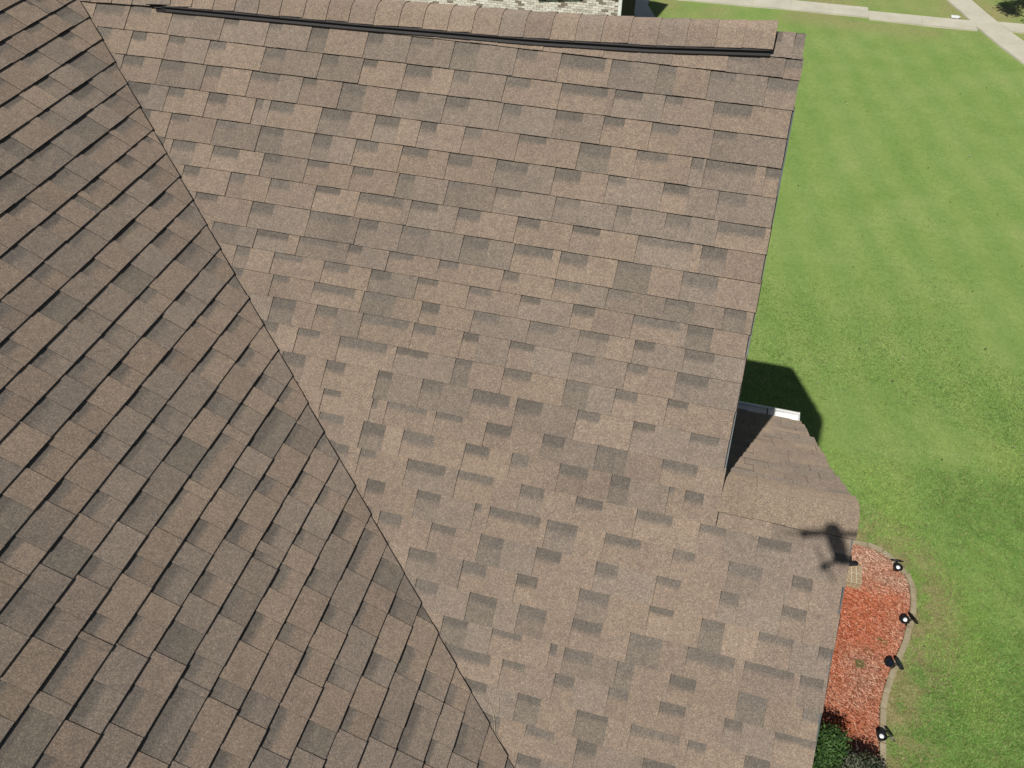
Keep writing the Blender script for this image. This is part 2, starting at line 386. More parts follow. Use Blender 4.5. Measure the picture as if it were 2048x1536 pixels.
def make_piece(u0, um, u1, v0, v1, step=9, lift=None, last=False):
    p = Piece(); e = v1 - v0
    TAU = 0.0105 + random.uniform(-0.0012, 0.0018); TAB = 0.0036
    ct = pick(); cr = pick() if random.random() < 0.3 else ct * random.uniform(0.93, 1.03)
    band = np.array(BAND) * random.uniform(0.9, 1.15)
    if random.random() < 0.10: cr = np.array(random.choice(DRK)) * 1.06
    bl = random.uniform(0.24, 0.46)
    edge = np.array((0.016, 0.015, 0.014))
    sk = random.uniform(-0.002, 0.002)
    def n_at(v, tab): return max(0.0, 0.0015 + TAU * (v - v0) / e) + (TAB if tab else 0)
    lv = [-0.018, 0, e * bl * 0.75, e * bl * 1.25, e] if step > 1 else [-0.018, 0, e * bl * 0.4, e * bl * 0.75, e * bl * 1.25, e * 0.62, e * 0.75, e * 0.88, e]
    kb = 2 if step > 1 else 3; kl = len(lv) - 2
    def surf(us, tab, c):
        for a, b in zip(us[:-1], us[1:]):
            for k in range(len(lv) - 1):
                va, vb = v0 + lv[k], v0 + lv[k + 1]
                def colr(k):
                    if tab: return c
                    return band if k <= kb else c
                w = lambda u: (sk * (u - u0) / max(1e-3, u1 - u0))
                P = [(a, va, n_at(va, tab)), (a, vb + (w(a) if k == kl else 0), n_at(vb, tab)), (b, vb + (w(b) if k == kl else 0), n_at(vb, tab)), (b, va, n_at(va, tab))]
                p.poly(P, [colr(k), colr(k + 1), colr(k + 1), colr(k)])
            nb = n_at(v1, tab)
            p.poly([(a, v1 + sk * (a - u0) / max(1e-3, u1 - u0), nb), (a, v1 - 0.002, -0.001), (b, v1 - 0.002, -0.001), (b, v1 + sk * (b - u0) / max(1e-3, u1 - u0), nb)], [edge] * 4)
    if um - u0 > 0.004: surf(split(u0, um, step), False, cr)
    if u1 - um > 0.004:
        surf(split(um, u1, step), True, ct)
        for u in (um, u1):
            w_ = 0.0042 if u == u1 else 0.0
            for k in range(len(lv) - 1):
                va, vb = v0 + lv[k], v0 + lv[k + 1]
                p.poly([(u, va, n_at(va, True)), (u, vb, n_at(vb, True)), (u + w_, vb, 0.001), (u + w_, va, 0.001)], [edge * 1.4] * 4)
    return p
def frame(O, U, V, N):
    O, U, V, N = [np.array(x, float) for x in (O, U, V, N)]
    return lambda P: O + P[:, :1] * U + P[:, 1:2] * V + P[:, 2:3] * N
def pixel(p):                                    # where a point shows in the photograph (to decide which pieces are in view)
    d = np.asarray(p) - np.array((0, 0, H)); w = d @ np.array(CF)
    return 1024 + FPX * (d @ np.array(CR)) / w, 768 - FPX * (d @ np.array(CU)) / w, w
def emit(pieces, fmap, parent, most=300):
    """each piece in view becomes a shingle of its own; what lies outside the picture goes into one joined part"""
    info = []
    for p in pieces:
        if not p.f: continue
        W = fmap(np.array(p.v)); px = [pixel(w) for w in W]
        xs = np.clip([a[0] for a in px], 0, 2048); ys = np.clip([a[1] for a in px], 0, 1536)
        ok = all(a[2] > 0 for a in px)
        area = (xs.max() - xs.min()) * (ys.max() - ys.min()) if ok else 0
        info.append((area, W, p))
    info.sort(key=lambda t: -t[0]); rest_v, rest_c, rest_f = [], [], []
    for k, (area, W, p) in enumerate(info):
        if area > 60 and k < most:
            mesh_obj('shingle', W, p.f, M['shingle'], parent, cols=np.array(p.c), origin=W.mean(0))
        else:
            b = len(rest_v); rest_v += W.tolist(); rest_c += p.c; rest_f += [tuple(b + i for i in f) for f in p.f]
    print(parent.name, 'pieces', len(info), 'in view', sum(1 for i in info if i[0] > 60))
    if rest_v:
        tag(mesh_obj('shingle_field', rest_v, rest_f, M['shingle'], parent, cols=np.array(rest_c)), kind='stuff')

# ---- front slope (right, sunlit): courses run along X
ROWY = [4.36, 4.264, 4.181, 4.058, 3.942, 3.821, 3.703, 3.585, 3.479, 3.367, 3.251, 3.164, 3.068, 2.974, 2.864, 2.755, 2.636, 2.538, 2.427, 2.314, 2.2, 2.086, 1.972, 1.858, 1.754, 1.645, 1.538, 1.428, 1.318, 1.208, 1.098, 0.988, 0.878, 0.768, 0.658]
def deck(name, poly, th, label=None):
    mb = MB(); mb.prism(poly, (0, 0, -th)); o = mb.build(name, M['deck'], house)
    if label: o['label'] = label
    return o
off = lambda y: zA(y) - 0.008
slopeA = deck('roof_slope', [(0.325, 4.37, off(4.37)), (-0.43, 4.33, off(4.33)), (-1.04, 4.305, off(4.305)), (-2.1, 4.282, off(4.282)), (-4.12, 4.245, off(4.245)), (0.46, 0.66, off(0.66)), (0.965, 0.66, off(0.66)), (0.965, 2.50, off(2.50)), (0.325, 2.50, off(2.50))], 0.03, 'bright sunlit slope below the ridge vent')
OA = (0, 4.4, zA(4.4)); VA = (0, -cA, -sA); NA = (0, -sA, cA)
fA0 = frame(OA, (1, 0, 0), VA, NA)
def fA(P):
    P = P.copy()
    top = np.where(P[:, 0] > XR + 0.0125, YL - 0.085, np.interp(P[:, 0], RX_, RY_) - 0.004)
    P[:, 1] = np.maximum(P[:, 1], (4.4 - top) / cA)
    X = P[:, 0]; Y = 4.4 - P[:, 1] * cA
    past = (1.0506 - 0.8 * X - Y) / 1.28          # >0 : under the left wing's shingles
    fade = np.clip(1 - (past + 0.05) / 0.05, 0.15, 1)
    P[:, 2] *= fade
    W = fA0(P)
    za = W[:, 2]; zb = zB(W[:, 0]) - 0.015 + P[:, 2] * 0.3
    k = 0.05; h = np.clip(k - np.abs(za - zb), 0, None) / k
    W[:, 2] = np.maximum(za, zb) + h * h * k / 4
    return W
def courses(rows, ulo, uhi, tov, step_near=None, near=None, brk=None):
    out = []
    for k in range(len(rows) - 1):
        v0, v1 = tov(rows[k]), tov(rows[k + 1]); a = ulo(rows[k], rows[k + 1]); b = uhi(rows[k], rows[k + 1])
        if b - a < 0.03: continue
        u = a - random.uniform(0, 0.25)
        while u < b - 1e-6:
            w = random.choice([random.uniform(0.23, 0.36), random.uniform(0.25, 0.31)])
            if random.random() < 0.03: w = random.uniform(0.06, 0.12)
            rec = random.uniform(0.30, 0.58) * w
            if random.random() < 0.10: rec = w * random.uniform(0.75, 0.9)
            u1 = u + w
            if b - u1 < 0.05: u1 = b
            if brk is not None and u < brk < u1 and rows[k + 1] < 2.56 and rows[k] > 2.5: u1 = brk; rec = min(rec, 0.6 * (u1 - u))
            A, Mm, B = max(u, a), max(u + rec, a), min(u1, b)
            Mm = min(Mm, B)
            if B - A > 0.004:
                st = 9
                if near and near(A, B, rows[k], rows[k + 1]): st = step_near
                out.append(make_piece(A, Mm, B, v0, v1, st))
            u = u1 + 0.005 if brk is not None and u1 == brk else u1
    return out
jr = {}
def rake_end(y0, y1):
    key = round(y1, 3)
    if key not in jr: jr[key] = random.uniform(-0.007, 0.006)
    return (XR if y1 > 2.56 else XL) + jr[key]
pA = courses(ROWY, lambda y0, y1: (1.0506 - y0) / 0.8 - 0.10, rake_end, lambda y: (4.4 - y) / cA, 0.02, lambda a, b, y0, y1: a < (1.0506 - y1) / 0.8 + 0.12, XR + 0.008)
emit(pA, fA, slopeA)

# ---- left wing slope: courses run along Y, cut along the valley
BX = [-3.89, -3.783, -3.66, -3.539, -3.423, -3.303, -3.182, -3.062, -2.944, -2.827, -2.707, -2.588, -2.468, -2.348, -2.227, -2.109, -1.991, -1.87, -1.745, -1.629, -1.509, -1.387, -1.265, -1.143, -1.022, -0.901, -0.776, -0.674, -0.55, -0.429]
BX = [-3.89 - 0.119 * k for k in range(26, 0, -1)] + BX + [-0.429 + 0.119 * k for k in range(1, 9)]
XBR = BX[0]
offb = lambda x: zB(x) - 0.022
slopeB = deck('roof_slope', [(XBR, -3.4, offb(XBR)), (0.52, -3.4, offb(0.52)), (0.52, 0.58, offb(0.52)), (-4.0, 4.18, offb(-4.0)), (-4.0, 9.0, offb(-4.0)), (XBR, 9.0, offb(XBR))], 0.03, 'darker left wing slope whose courses end at the valley')
fB0 = frame((0, 0, ZB0), (0, 1, 0), (cB, 0, -sB), (sB, 0, cB))
def fB(P):                                       # the cut ends lie pressed down along the valley
    P = P.copy(); d = np.where(P[:, 1] * cB > -4.05, (1.0506 - P[:, 0] - 0.8 * cB * P[:, 1]) / 1.28, 9)
    P[:, 2] *= 0.66 + 0.34 * np.clip(d / 0.2, 0, 1); return fB0(P)
pB_ = courses(BX, lambda x0, x1: -3.4, lambda x0, x1: (1.0506 - 0.8 * x0) if x0 > -3.95 else 9.0, lambda x: x / cB)
pB2 = []
for p in pB_:
    W = np.array(p.v)
    if (0.8 * cB * W[:, 1] + W[:, 0]).max() > 1.0506 and W[:, 1].min() * cB > -4.05:
        p = p.clip(1, 0.8 * cB, 1.0506 + random.uniform(-0.003, 0.003), (0.012, 0.011, 0.010))
    pB2.append(p)
emit(pB2, fB, slopeB)

# ---- rear slope of the small lower gable (seen at a shallow angle)
YE = 4.30
zK = lambda y: zA(YL) - (y - YL) * TBK
slopeK = deck('roof_slope', [(-0.3, YL + 0.095, zK(YL + 0.095) - 0.008), (0.965, YL + 0.095, zK(YL + 0.095) - 0.008), (0.965, YE - 0.01, zK(YE - 0.01) - 0.008), (-0.3, YE - 0.01, zK(YE - 0.01) - 0.008)], 0.03, 'rear slope of the small lower gable falling away to the gutter')
fK = frame((0, YL, zA(YL)), (1, 0, 0), (0, cK, -sK), (0, sK, cK))
rowk = [0.125] + [0.25 + 0.143 * i for i in range(14)]; rowk = [r for r in rowk if r < (YE - YL) / cK - 0.05] + [(YE - YL) / cK]
pK = courses(rowk, lambda a, b: -0.3, lambda a, b: XL + random.uniform(-0.012, 0.012), lambda v: v)
emit(pK, fK, slopeK)

# ---- hidden rear slope of the main ridge
YE2, = (8.23,)
zK2 = lambda y: zA(YR) - (y - YR) * 0.745
rx = np.linspace(XR - 0.015, -4.4, 16)
mb = MB(); rx = list(rx) + [-9.5]
for xa, xb in zip(rx[:-1], rx[1:]):
    q = [(xa, Yridge(xa) + 0.004, zA(Yridge(xa)) - 0.012), (xb, Yridge(xb) + 0.004, zA(Yridge(xb)) - 0.012), (xb, YE2, zK2(YE2) - 0.03), (xa, YE2, zK2(YE2) - 0.03)]
    mb.add(q, [(0, 1, 2, 3)])
slopeR = mb.build('roof_slope', M['deck'], house); slopeR['label'] = 'main rear slope behind the ridge'
cR_, sR_ = math.cos(math.atan(0.745)), math.sin(math.atan(0.745))
fR0 = frame((0, YR, zA(YR) - 0.012), (1, 0, 0), (0, cR_, -sR_), (0, sR_, cR_))
def fR(P):
    W = fR0(P); k = np.clip(1 - P[:, 1] / 4.8, 0, 1); dy = np.array([Yridge(x) for x in W[:, 0]]) - YR
    W[:, 1] += dy * k; W[:, 2] += dy * k * 10 / 12; return W
pR = courses([0.05 + 0.143 * i for i in range(33)], lambda a, b: -4.6, lambda a, b: XR + random.uniform(-0.01, 0.006), lambda v: v)
emit(pR, fR, slopeR, 0)
slopeW = deck('roof_slope', [(XBR, -3.4, zB(XBR) - 0.02), (XBR, 9.0, zB(XBR) - 0.02), (XBR - 5, 9.0, zB(XBR) - 3.4), (XBR - 5, -3.4, zB(XBR) - 3.4)], 0.04, 'far side of the left wing roof')

# ---- rake drip edges, boards, gutter
def strip(name, mat, x0, x1, y0, y1, n0, n1, zf=zA, N=NA, parent=house):
    mb = MB(); n = 12; ys = np.linspace(y0, y1, n)
    P = []
    for y in ys:
        z = zf(y)
        for x, nn in ((x0, n0), (x1, n0), (x1, n1), (x0, n1)): P.append((x, y + N[1] * nn, z + N[2] * nn))
    F = [(0, 1, 2, 3), tuple(4 * (n - 1) + k for k in (3, 2, 1, 0))]
    for i in range(n - 1):
        for k in range(4): F.append((4 * i + k, 4 * i + (k + 1) % 4, 4 * i + 4 + (k + 1) % 4, 4 * i + 4 + k))
    mb.add(P, F); return mb.build(name, mat, parent)
strip('drip_edge', M['drip'], XR - 0.02, XR + 0.0075, 2.61, 4.08, -0.007, -0.0035)
strip('rake_board', M['white'], XR - 0.06, XR - 0.022, 2.56, 4.33, -0.17, -0.0085)
strip('drip_edge', M['drip'], XL - 0.02, XL + 0.006, 0.66, 2.50, -0.007, -0.0035)
strip('rake_board', M['white'], XL - 0.045, XL - 0.004, 0.66, 2.58, -0.17, -0.0085)
NK = (0, sK, cK)
strip('drip_edge', M['drip'], XL - 0.02, XL + 0.003, YL + 0.1, YE, -0.007, -0.0035, zK, NK)
strip('rake_board', M['white'], XL - 0.045, XL - 0.006, YL + 0.02, YE, -0.17, -0.0085, zK, NK)
gut = MB(); zg = zK(YE) - 0.025
prof = [(0.0, 0.0), (0.0, -0.115), (0.085, -0.115), (0.10, -0.07), (0.135, -0.035), (0.135, 0.0), (0.122, 0.004), (0.118, -0.004), (0.129, -0.006), (0.129, -0.034), (0.095, -0.066), (0.081, -0.109), (0.006, -0.109), (0.006, 0.0)]
def gutter_at(name, x0, x1, y, z, s=1):
    g = MB(); g.prism([(x0, y + a * s, z + b) for a, b in prof], (x1 - x0, 0, 0)); o = g.build(name, M['white'], house)
    c = MB()
    for x in (x0, x1 - 0.004): c.prism([(x, y + a * s, z + b) for a, b in [(0, 0), (0, -0.116), (0.086, -0.116), (0.101, -0.07), (0.136, -0.036), (0.136, 0.002)]], (0.004, 0, 0))
    c.build('end_cap', M['white'], o)
    return o
go = gutter_at('gutter', -0.2, XL - 0.005, YE - 0.008, zg)
for xx in (0.74, 0.26):
    h = MB(); h.box((xx, YE + 0.055, zg - 0.006), (0.008, 0.125, 0.006)); h.build('hanger', M['drip'], go)
fb = MB(); fb.box((0.33, YE - 0.02, zg - 0.07), (1.26, 0.02, 0.16)); fb.build('fascia', M['white'], house)

# ---- ridge vent and its cap shingles
vent = MB()
xs = np.concatenate([[-3.36], np.linspace(-3.28, 0.175, 24)])
def vent_layer(mb, d0, d1, n0, n1, x0=None, x1=None):
    P = []
    X = [x for x in xs if (x0 is None or x >= x0) and (x1 is None or x <= x1)]
    for i, x in enumerate(X):
        yr = Yridge(x); tp = 0.35 if (i == 0 and x < -3.3) else 1
        for dd, nn in ((d1, n0), (d1 * (0.9 if tp < 1 else 1), n1 * tp), (d0, n1 * tp), (d0, n0)):
            y = yr - dd * cA; P.append((x, y + NA[1] * nn, zA(y) + NA[2] * nn))
    n = len(X); F = [(0, 1, 2, 3), tuple(4 * (n - 1) + k for k in (3, 2, 1, 0))]
    for i in range(n - 1):
        for k in range(4): F.append((4 * i + k, 4 * i + (k + 1) % 4, 4 * i + 4 + (k + 1) % 4, 4 * i + 4 + k))
    mb.add(P, F)
vent_layer(vent, 0.045, 0.142, 0.028, 0.047)
vento = vent.build('ridge_vent', M['vent'], house)
lip = MB(); vent_layer(lip, 0.05, 0.157, 0.004, 0.025); lip.build('vent_flange', M['vent'], vento)
core = MB(); vent_layer(core, 0.045, 0.134, 0.020, 0.030); core.build('vent_louvre', plain('vent_grille', (0.03, 0.03, 0.031), 0.6, 0.3, 200, 0.6), vento)
for x in np.arange(-3.2, 0.15, 0.11):            # short ribs of the grille
    y = Yridge(x) - 0.139 * cA; r = MB(); r.box((x, y + NA[1] * 0.026, zA(y) + NA[2] * 0.026), (0.012, 0.006, 0.006)); r.build('vent_rib', M['vent'], vento)
def cap_piece(name, parent, x0, x1, Yf, front, back, lf, n0, n1, lb, fillet=0.035, name_tone=None):
    """a bent cap shingle over a ridge; n0/n1 lift at its left/right end"""
    c = pick() if name_tone is None else np.array(name_tone) * random.uniform(0.86, 1.08); ed = (0.018, 0.017, 0.016); V = []; C = []; F = []
    us = [x0, (x0 + x1) / 2, x1]
    jl = random.uniform(-0.006, 0.004); jr_ = random.uniform(-0.006, 0.004)
    def sect(x, n, jj):
        yr = Yf(x); pts = []
        L = lf + jj
        for t in (1.0, 0.75, 0.5, 0.2): pts.append(front(yr, fillet + (L - fillet) * t, n))
        a = np.array(front(yr, fillet, n)); b = np.array(back(yr, fillet, n)); apex = np.array(front(yr, 0, n)) * 0.5 + np.array(back(yr, 0, n)) * 0.5
        apex = apex + (apex - (a + b) / 2) * 0.25
        for t in (0, 0.25, 0.5, 0.75, 1): pts.append(tuple((1 - t) ** 2 * a + 2 * t * (1 - t) * apex + t * t * b))
        for t in (0.5, 1.0): pts.append(back(yr, fillet + (lb - fillet) * t, n))
        return pts
    rows = [sect(x, n0 + (n1 - n0) * i / 2, jl + (jr_ - jl) * i / 2) for i, x in enumerate(us)]
    K = len(rows[0])
    for x, r in zip(us, rows):
        for y, z in r: V.append((x, y, z)); C.append(c)
    for i in range(2):
        for k in range(K - 1): F.append((i * K + k, i * K + k + 1, (i + 1) * K + k + 1, (i + 1) * K + k))
    b = len(V)                                   # right butt edge and lower edge
    for y, z in rows[2]: V.append((x1, y, z)); C.append(ed); V.append((x1 - 0.001, y, z - 0.007)); C.append(ed)
    for k in range(K - 1): F.append((b + 2 * k, b + 2 * k + 1, b + 2 * k + 3, b + 2 * k + 2))
    b = len(V)
    for x, r in zip(us, rows):
        V.append((x, r[0][0], r[0][1])); C.append(ed); V.append((x, r[0][0] + 0.002, r[0][1] - 0.006)); C.append(ed)
    for i in range(2): F.append((b + 2 * i, b + 2 * i + 1, b + 2 * i + 3, b + 2 * i + 2))
    me = mesh_obj(name, V, F, M['shingle'], parent, cols=np.array(C), origin=np.array(V).mean(0))
    me.data.shade_smooth(); me.data.set_sharp_from_angle(angle=math.radians(35))
def frontA(yr, d, n):
    y = yr - d * cA; return (y + NA[1] * n, zA(y) + NA[2] * n)
def backR(yr, d, n):
    c, s = math.cos(math.atan(0.745)), math.sin(math.atan(0.745)); return (yr + d * c + s * n, zA(yr) - d * s + c * n)
x = 0.183; joints = [0.183, 0.029, -0.108, -0.255, -0.402, -0.549, -0.692, -0.83, -0.965, -1.109, -1.248, -1.398, -1.537, -1.681]
while joints[-1] > -4.2: joints.append(joints[-1] - random.uniform(0.135, 0.15))
for a, b in zip(joints[1:], joints[:-1]):
    hi = 0.049 if a > -3.42 else 0.016
    cap_piece('ridge_cap', vento, a - 0.02, b, Yridge, frontA, backR, 0.134, hi, hi + 0.0055, 0.13)
def backK(yr, d, n): return (yr + d * cK + sK * n, zK(yr + d * cK) + cK * n) if d > 0 else (yr + sK * n, zA(YL) + cK * n)
Yl_ = lambda x: YL
lj = [XL + 0.012, 0.82, 0.665, 0.51, 0.366]
for a, b in zip(lj[1:], lj[:-1]):
    cap_piece('ridge_cap', slopeK, a - 0.02, b, Yl_, frontA, backK, 0.15, 0.012, 0.021, 0.16, 0.115, (0.275, 0.220, 0.168))

# ---- a wisp of straw caught in the valley
V = []; F = []
for k in range(6):
    c = np.array((-0.53 + random.uniform(-.012, .012), 1.515 + random.uniform(-.02, .02))); a = random.uniform(1.2, 2.2) + (3.14 if k % 3 == 0 else 0); l_ = random.uniform(0.04, 0.09)
    pts = [c, c + l_ * 0.5 * np.array((math.cos(a), math.sin(a))), c + l_ * np.array((math.cos(a + .3), math.sin(a + .3)))]
    b = len(V)
    for q in pts: V += [(q[0] - .0007, q[1], zA(q[1]) + .022), (q[0] + .0007, q[1], zA(q[1]) + .024)]
    F += [(b, b + 1, b + 3, b + 2), (b + 2, b + 3, b + 5, b + 4)]
tag(mesh_obj('straw_wisp', V, F, plain('dry_straw', (0.5, 0.44, 0.3), 0.8, 0.2), origin=(-0.53, 1.515, zA(1.515))), 'wisp of pale dry straw caught in the roof valley', 'straw')

# ---- walls below the eaves
w = MB(); ztop = lambda y: zA(y) - 0.14
w.prism([(-4.2, 0.95, 0), (-4.2, 7.9, 0), (-4.2, 7.9, zK2(7.9) - 0.14), (-4.2, YR, zA(YR) - 0.2), (-4.2, 0.95, ztop(0.95))], (4.2 + 0.08, 0, 0)); w.build('wall', M['wall'], house)
w = MB(); w.prism([(0.085, 0.97, 0), (0.085, YE - 0.35, 0), (0.085, YE - 0.35, zK(YE - 0.35) - 0.14), (0.085, YL, zA(YL) - 0.18), (0.085, 0.97, ztop(0.97))], (0.62, 0, 0)); w.build('wall', M['wall'], house)
w = MB(); w.prism([(0.1, -3.1, 0), (XBR - 4.6, -3.1, 0), (XBR - 4.6, -3.1, zB(XBR) - 3.4), (XBR, -3.1, zB(XBR) - 0.2), (0.1, -3.1, zB(0.1) - 0.2)], (0, 4.0, 0)); w.build('wall', M['wall'], house)
w = MB(); w.prism([(-4.25, 0.93, 0), (XBR - 4.6, 0.93, 0), (XBR - 4.6, 0.93, zB(XBR) - 3.4), (XBR, 0.93, zB(XBR) - 0.2), (-4.25, 0.93, zB(-4.25) - 0.2)], (0, 7.8, 0)); w.build('wall', M['wall'], house)

# ------------------------------------------------------------------ garden edging, each block a piece
ed = empty('garden_edging', (EDGE[6][0], EDGE[6][1], 0)); tag(ed, 'curved row of tan concrete edging blocks around the red mulch bed', 'edging')
seg = np.concatenate([[0], np.cumsum(np.linalg.norm(np.diff(EA, axis=0), axis=1))])
L = 0.30; s0 = 0.0
while s0 + L < seg[-1]:
    m_ = s0 + L / 2; c = np.array([np.interp(m_, seg, EA[:, k]) for k in (0, 1)])
    a = np.array([np.interp(s0, seg, EA[:, k]) for k in (0, 1)]); b = np.array([np.interp(s0 + L, seg, EA[:, k]) for k in (0, 1)])
    ang = math.atan2(*(b - a)[::-1]) + random.uniform(-0.03, 0.03)
    mb = MB(); mb.box((0, 0, 0), (L - 0.010, 0.10, 0.13))
    o = mb.build('edging_block', M['edging'], ed, bevel=0.008, origin=(0, 0, 0))
    o.location = (c[0] - ed.location.x, c[1] - ed.location.y, (0.035 if s0 > 1.5 else 0.002) + random.uniform(-0.006, 0.008)); o.rotation_euler = (random.uniform(-0.03, 0.03), random.uniform(-0.02, 0.02), ang)
    s0 += L

# ------------------------------------------------------------------ low brick pier in the bed
pier = empty('brick_pier', (4.08, 9.62, 0)); tag(pier, 'low tan brick pier with pale mortar joints beside the roof edge', 'brick pier')
mb = MB(); mb.box((4.06, 9.62, 0.13), (0.36, 0.40, 0.26)); mb.build('mortar_core', plain('pale_mortar', (0.55, 0.53, 0.44), 0.95, 0.1, 40), pier)
tb = plain('tan_pier_brick', (0.36, 0.27, 0.165), 0.95, 0.15, 25, 0.3)
for i in range(4):
    for j in range(2):
        mb = MB(); mb.box((3.925 + 0.09 * i, 9.515 + 0.205 * j, 0.262), (0.078, 0.19, 0.02)); mb.build('brick', tb, pier, bevel=0.003)
for zc in (0.065, 0.19):
    for i in range(4):
        mb = MB(); mb.box((3.925 + 0.09 * i, 9.418, zc), (0.078, 0.02, 0.11)); mb.build('brick', tb, pier, bevel=0.003)
    for j in range(4):
        mb = MB(); mb.box((4.242, 9.47 + 0.1 * j, zc), (0.02, 0.088, 0.11)); mb.build('brick', tb, pier, bevel=0.003)

# ------------------------------------------------------------------ solar spotlights
def spotlight(x, y, label, rz, head_tilt, panel_tilt, pan_rz, lens=True):
    t = empty('solar_spotlight', (x, y, 0)); tag(t, label, 'garden light', 'solar spotlights around the mulch bed'); SC = 1.16
    R = Matrix.Rotation(rz, 4, 'Z')
    s = MB(); s.lathe([(0.004, -0.05), (0.012, 0.02), (0.013, 0.15), (0.02, 0.155), (0.02, 0.175)], 10); s.v = [Vector(v) + Vector((x, y, 0)) for v in s.v]
    s.build('stake', M['black'], t, smooth=True)
    T = Matrix.Translation((x, y, 0.20)) @ R @ Matrix.Translation((-0.055, 0, 0.02)) @ Matrix.Rotation(head_tilt, 4, 'Y')
    h = MB(); h.lathe([(0.02, -0.07), (0.04, -0.065), (0.05, -0.03), (0.066, 0.03), (0.072, 0.045), (0.064, 0.045), (0.056, 0.02), (0.002, 0.018)], 24, T); h.build('lamp_head', M['black'], t, smooth=True)
    l = MB(); l.lathe([(0.032, 0.02), (0.032, 0.028), (0.022, 0.036), (0.002, 0.039)] if lens else [(0.05, 0.02), (0.05, 0.024), (0.002, 0.026)], 20, T); l.build('lens', M['lens'] if lens else M['panel'], t, smooth=True)
    Pm = Matrix.Translation((x, y, 0.23)) @ R @ Matrix.Translation((0.055, 0, 0.02)) @ Matrix.Rotation(pan_rz, 4, 'Z') @ Matrix.Rotation(panel_tilt, 4, 'Y')
    prof2 = [(0.06 * math.copysign(abs(math.cos(a)) ** 0.7, math.cos(a)), 0.095 * math.copysign(abs(math.sin(a)) ** 0.7, math.sin(a))) for a in np.linspace(0, 2 * math.pi, 25)[:-1]]
    p = MB(); p.prism([Pm @ Vector((a, b, 0)) for a, b in prof2], Pm.to_3x3() @ Vector((0, 0, 0.016))); p.build('solar_panel', M['black'], t, bevel=0.003)
    g = MB(); g.prism([Pm @ Vector((a * 0.82, b * 0.82, 0.0165)) for a, b in prof2], Pm.to_3x3() @ Vector((0, 0, 0.003))); g.build('solar_cells', M['panel'], t)
    a = MB(); a.tube([(x, y, 0.165), tuple(T @ Vector((0, 0, -0.06)))], [0.011, 0.011]); a.build('bracket', M['black'], t)
    a = MB(); a.tube([(x, y, 0.165), tuple(Pm @ Vector((0, 0, 0.0)))], [0.009, 0.009]); a.build('bracket', M['black'], t)
    t.scale = (SC, SC, SC)
K_ = 0.983
spotlight(5.0 * K_, 10.2 * K_, 'black solar spotlight with white lens at the far curve of the edging', math.radians(95), math.radians(-8), math.radians(62), 0)
spotlight(5.15 * K_, 9.02 * K_, 'black solar spotlight straddling the right bend of the edging', math.radians(18), math.radians(-42), math.radians(78), math.radians(20))
spotlight(4.84 * K_, 8.04 * K_, 'black solar spotlight with both flaps spread and no pale lens showing', math.radians(5), math.radians(-42), math.radians(30), math.radians(20), False)
spotlight(4.62 * K_, 6.66 * K_, 'black solar spotlight with bright lens nearest the shrubs', math.radians(15), math.radians(-5), math.radians(62), math.radians(25))
spotlight(4.11 * K_, 10.02 * K_, 'black solar spotlight half hidden by the roof edge beside the brick pier', math.radians(-60), math.radians(-60), math.radians(70), math.radians(-10), False)

# ------------------------------------------------------------------ mulch chips, grass blades, fallen leaves
def scatter(poly_lo, poly_hi, n):
    return np.column_stack([rng.uniform(poly_lo[0], poly_hi[0], n), rng.uniform(poly_lo[1], poly_hi[1], n)])
def in_view(p, z=0.05, mg=60):
    d = np.column_stack([p, np.full(len(p), z - H)]); w_ = d @ np.array(CF)
    x_ = 1024 + FPX * (d @ np.array(CR)) / w_; y_ = 768 - FPX * (d @ np.array(CU)) / w_
    return (w_ > 0) & (x_ > -mg) & (x_ < 2048 + mg) & (y_ > -mg) & (y_ < 1536 + mg), x_, y_
def chips():
    p = scatter((3.2, 5.2), (5.3, 10.6), 42000); p = p[in_poly(p, BED) & (edge_dist(p) > 0.06)]
    n = len(p); f = faded(p); z = 0.045 + 0.05 * (vnoise(p, 3.3, 41) - 0.5) + rng.uniform(0, 0.02, n)
    a = rng.normal(-0.6, 0.55, n); ln = rng.uniform(0.014, 0.048, n); wd = rng.uniform(0.004, 0.010, n); tl = rng.normal(0, 0.3, n)
    dx = np.column_stack([np.cos(a) * np.cos(tl), np.sin(a) * np.cos(tl), np.sin(tl)]) * ln[:, None]
    ro = rng.normal(0, 0.4, n); dy = np.column_stack([-np.sin(a) * np.cos(ro), np.cos(a) * np.cos(ro), np.sin(ro)]) * wd[:, None]
    up = np.cross(dx, dy); up /= np.linalg.norm(up, axis=1)[:, None]; up *= 0.005
    c = np.column_stack([p, z])
    V = np.stack([c - dx - dy * 0.5, c - dx * 0.8 + dy, c + dx + dy * 0.4, c + dx * 0.7 - dy, c - dx * 0.2 + up * 2, c + dx * 0.3 + up * 2], 1).reshape(-1, 3)
    b = np.arange(n) * 6
    F = []
    for q in ((0, 4, 1), (1, 4, 5), (1, 5, 2), (2, 5, 3), (3, 5, 4), (3, 4, 0)): F.append(np.stack([b + q[0], b + q[1], b + q[2]], 1))
    F = np.concatenate(F).tolist()
    r = rng.random(n)[:, None]; red = np.where(r < 0.3, (0.27, 0.075, 0.036), np.where(r < 0.72, (0.43, 0.135, 0.068), np.where(r < 0.945, (0.47, 0.19, 0.115), (0.60, 0.36, 0.25))))
    pale = np.where(r < 0.3, (0.22, 0.105, 0.068), np.where(r < 0.7, (0.38, 0.205, 0.14), (0.56, 0.38, 0.28)))
    c_ = red * (1 - f[:, None]) + pale * f[:, None]; c_ = c_ * rng.uniform(0.8, 1.2, n)[:, None]
    o = mesh_obj('mulch_chips', V, F, M['chip'], cols=np.repeat(c_, 6, 0)); tag(o, 'loose red and faded bark chips covering the bed', None, kind='stuff')
chips()
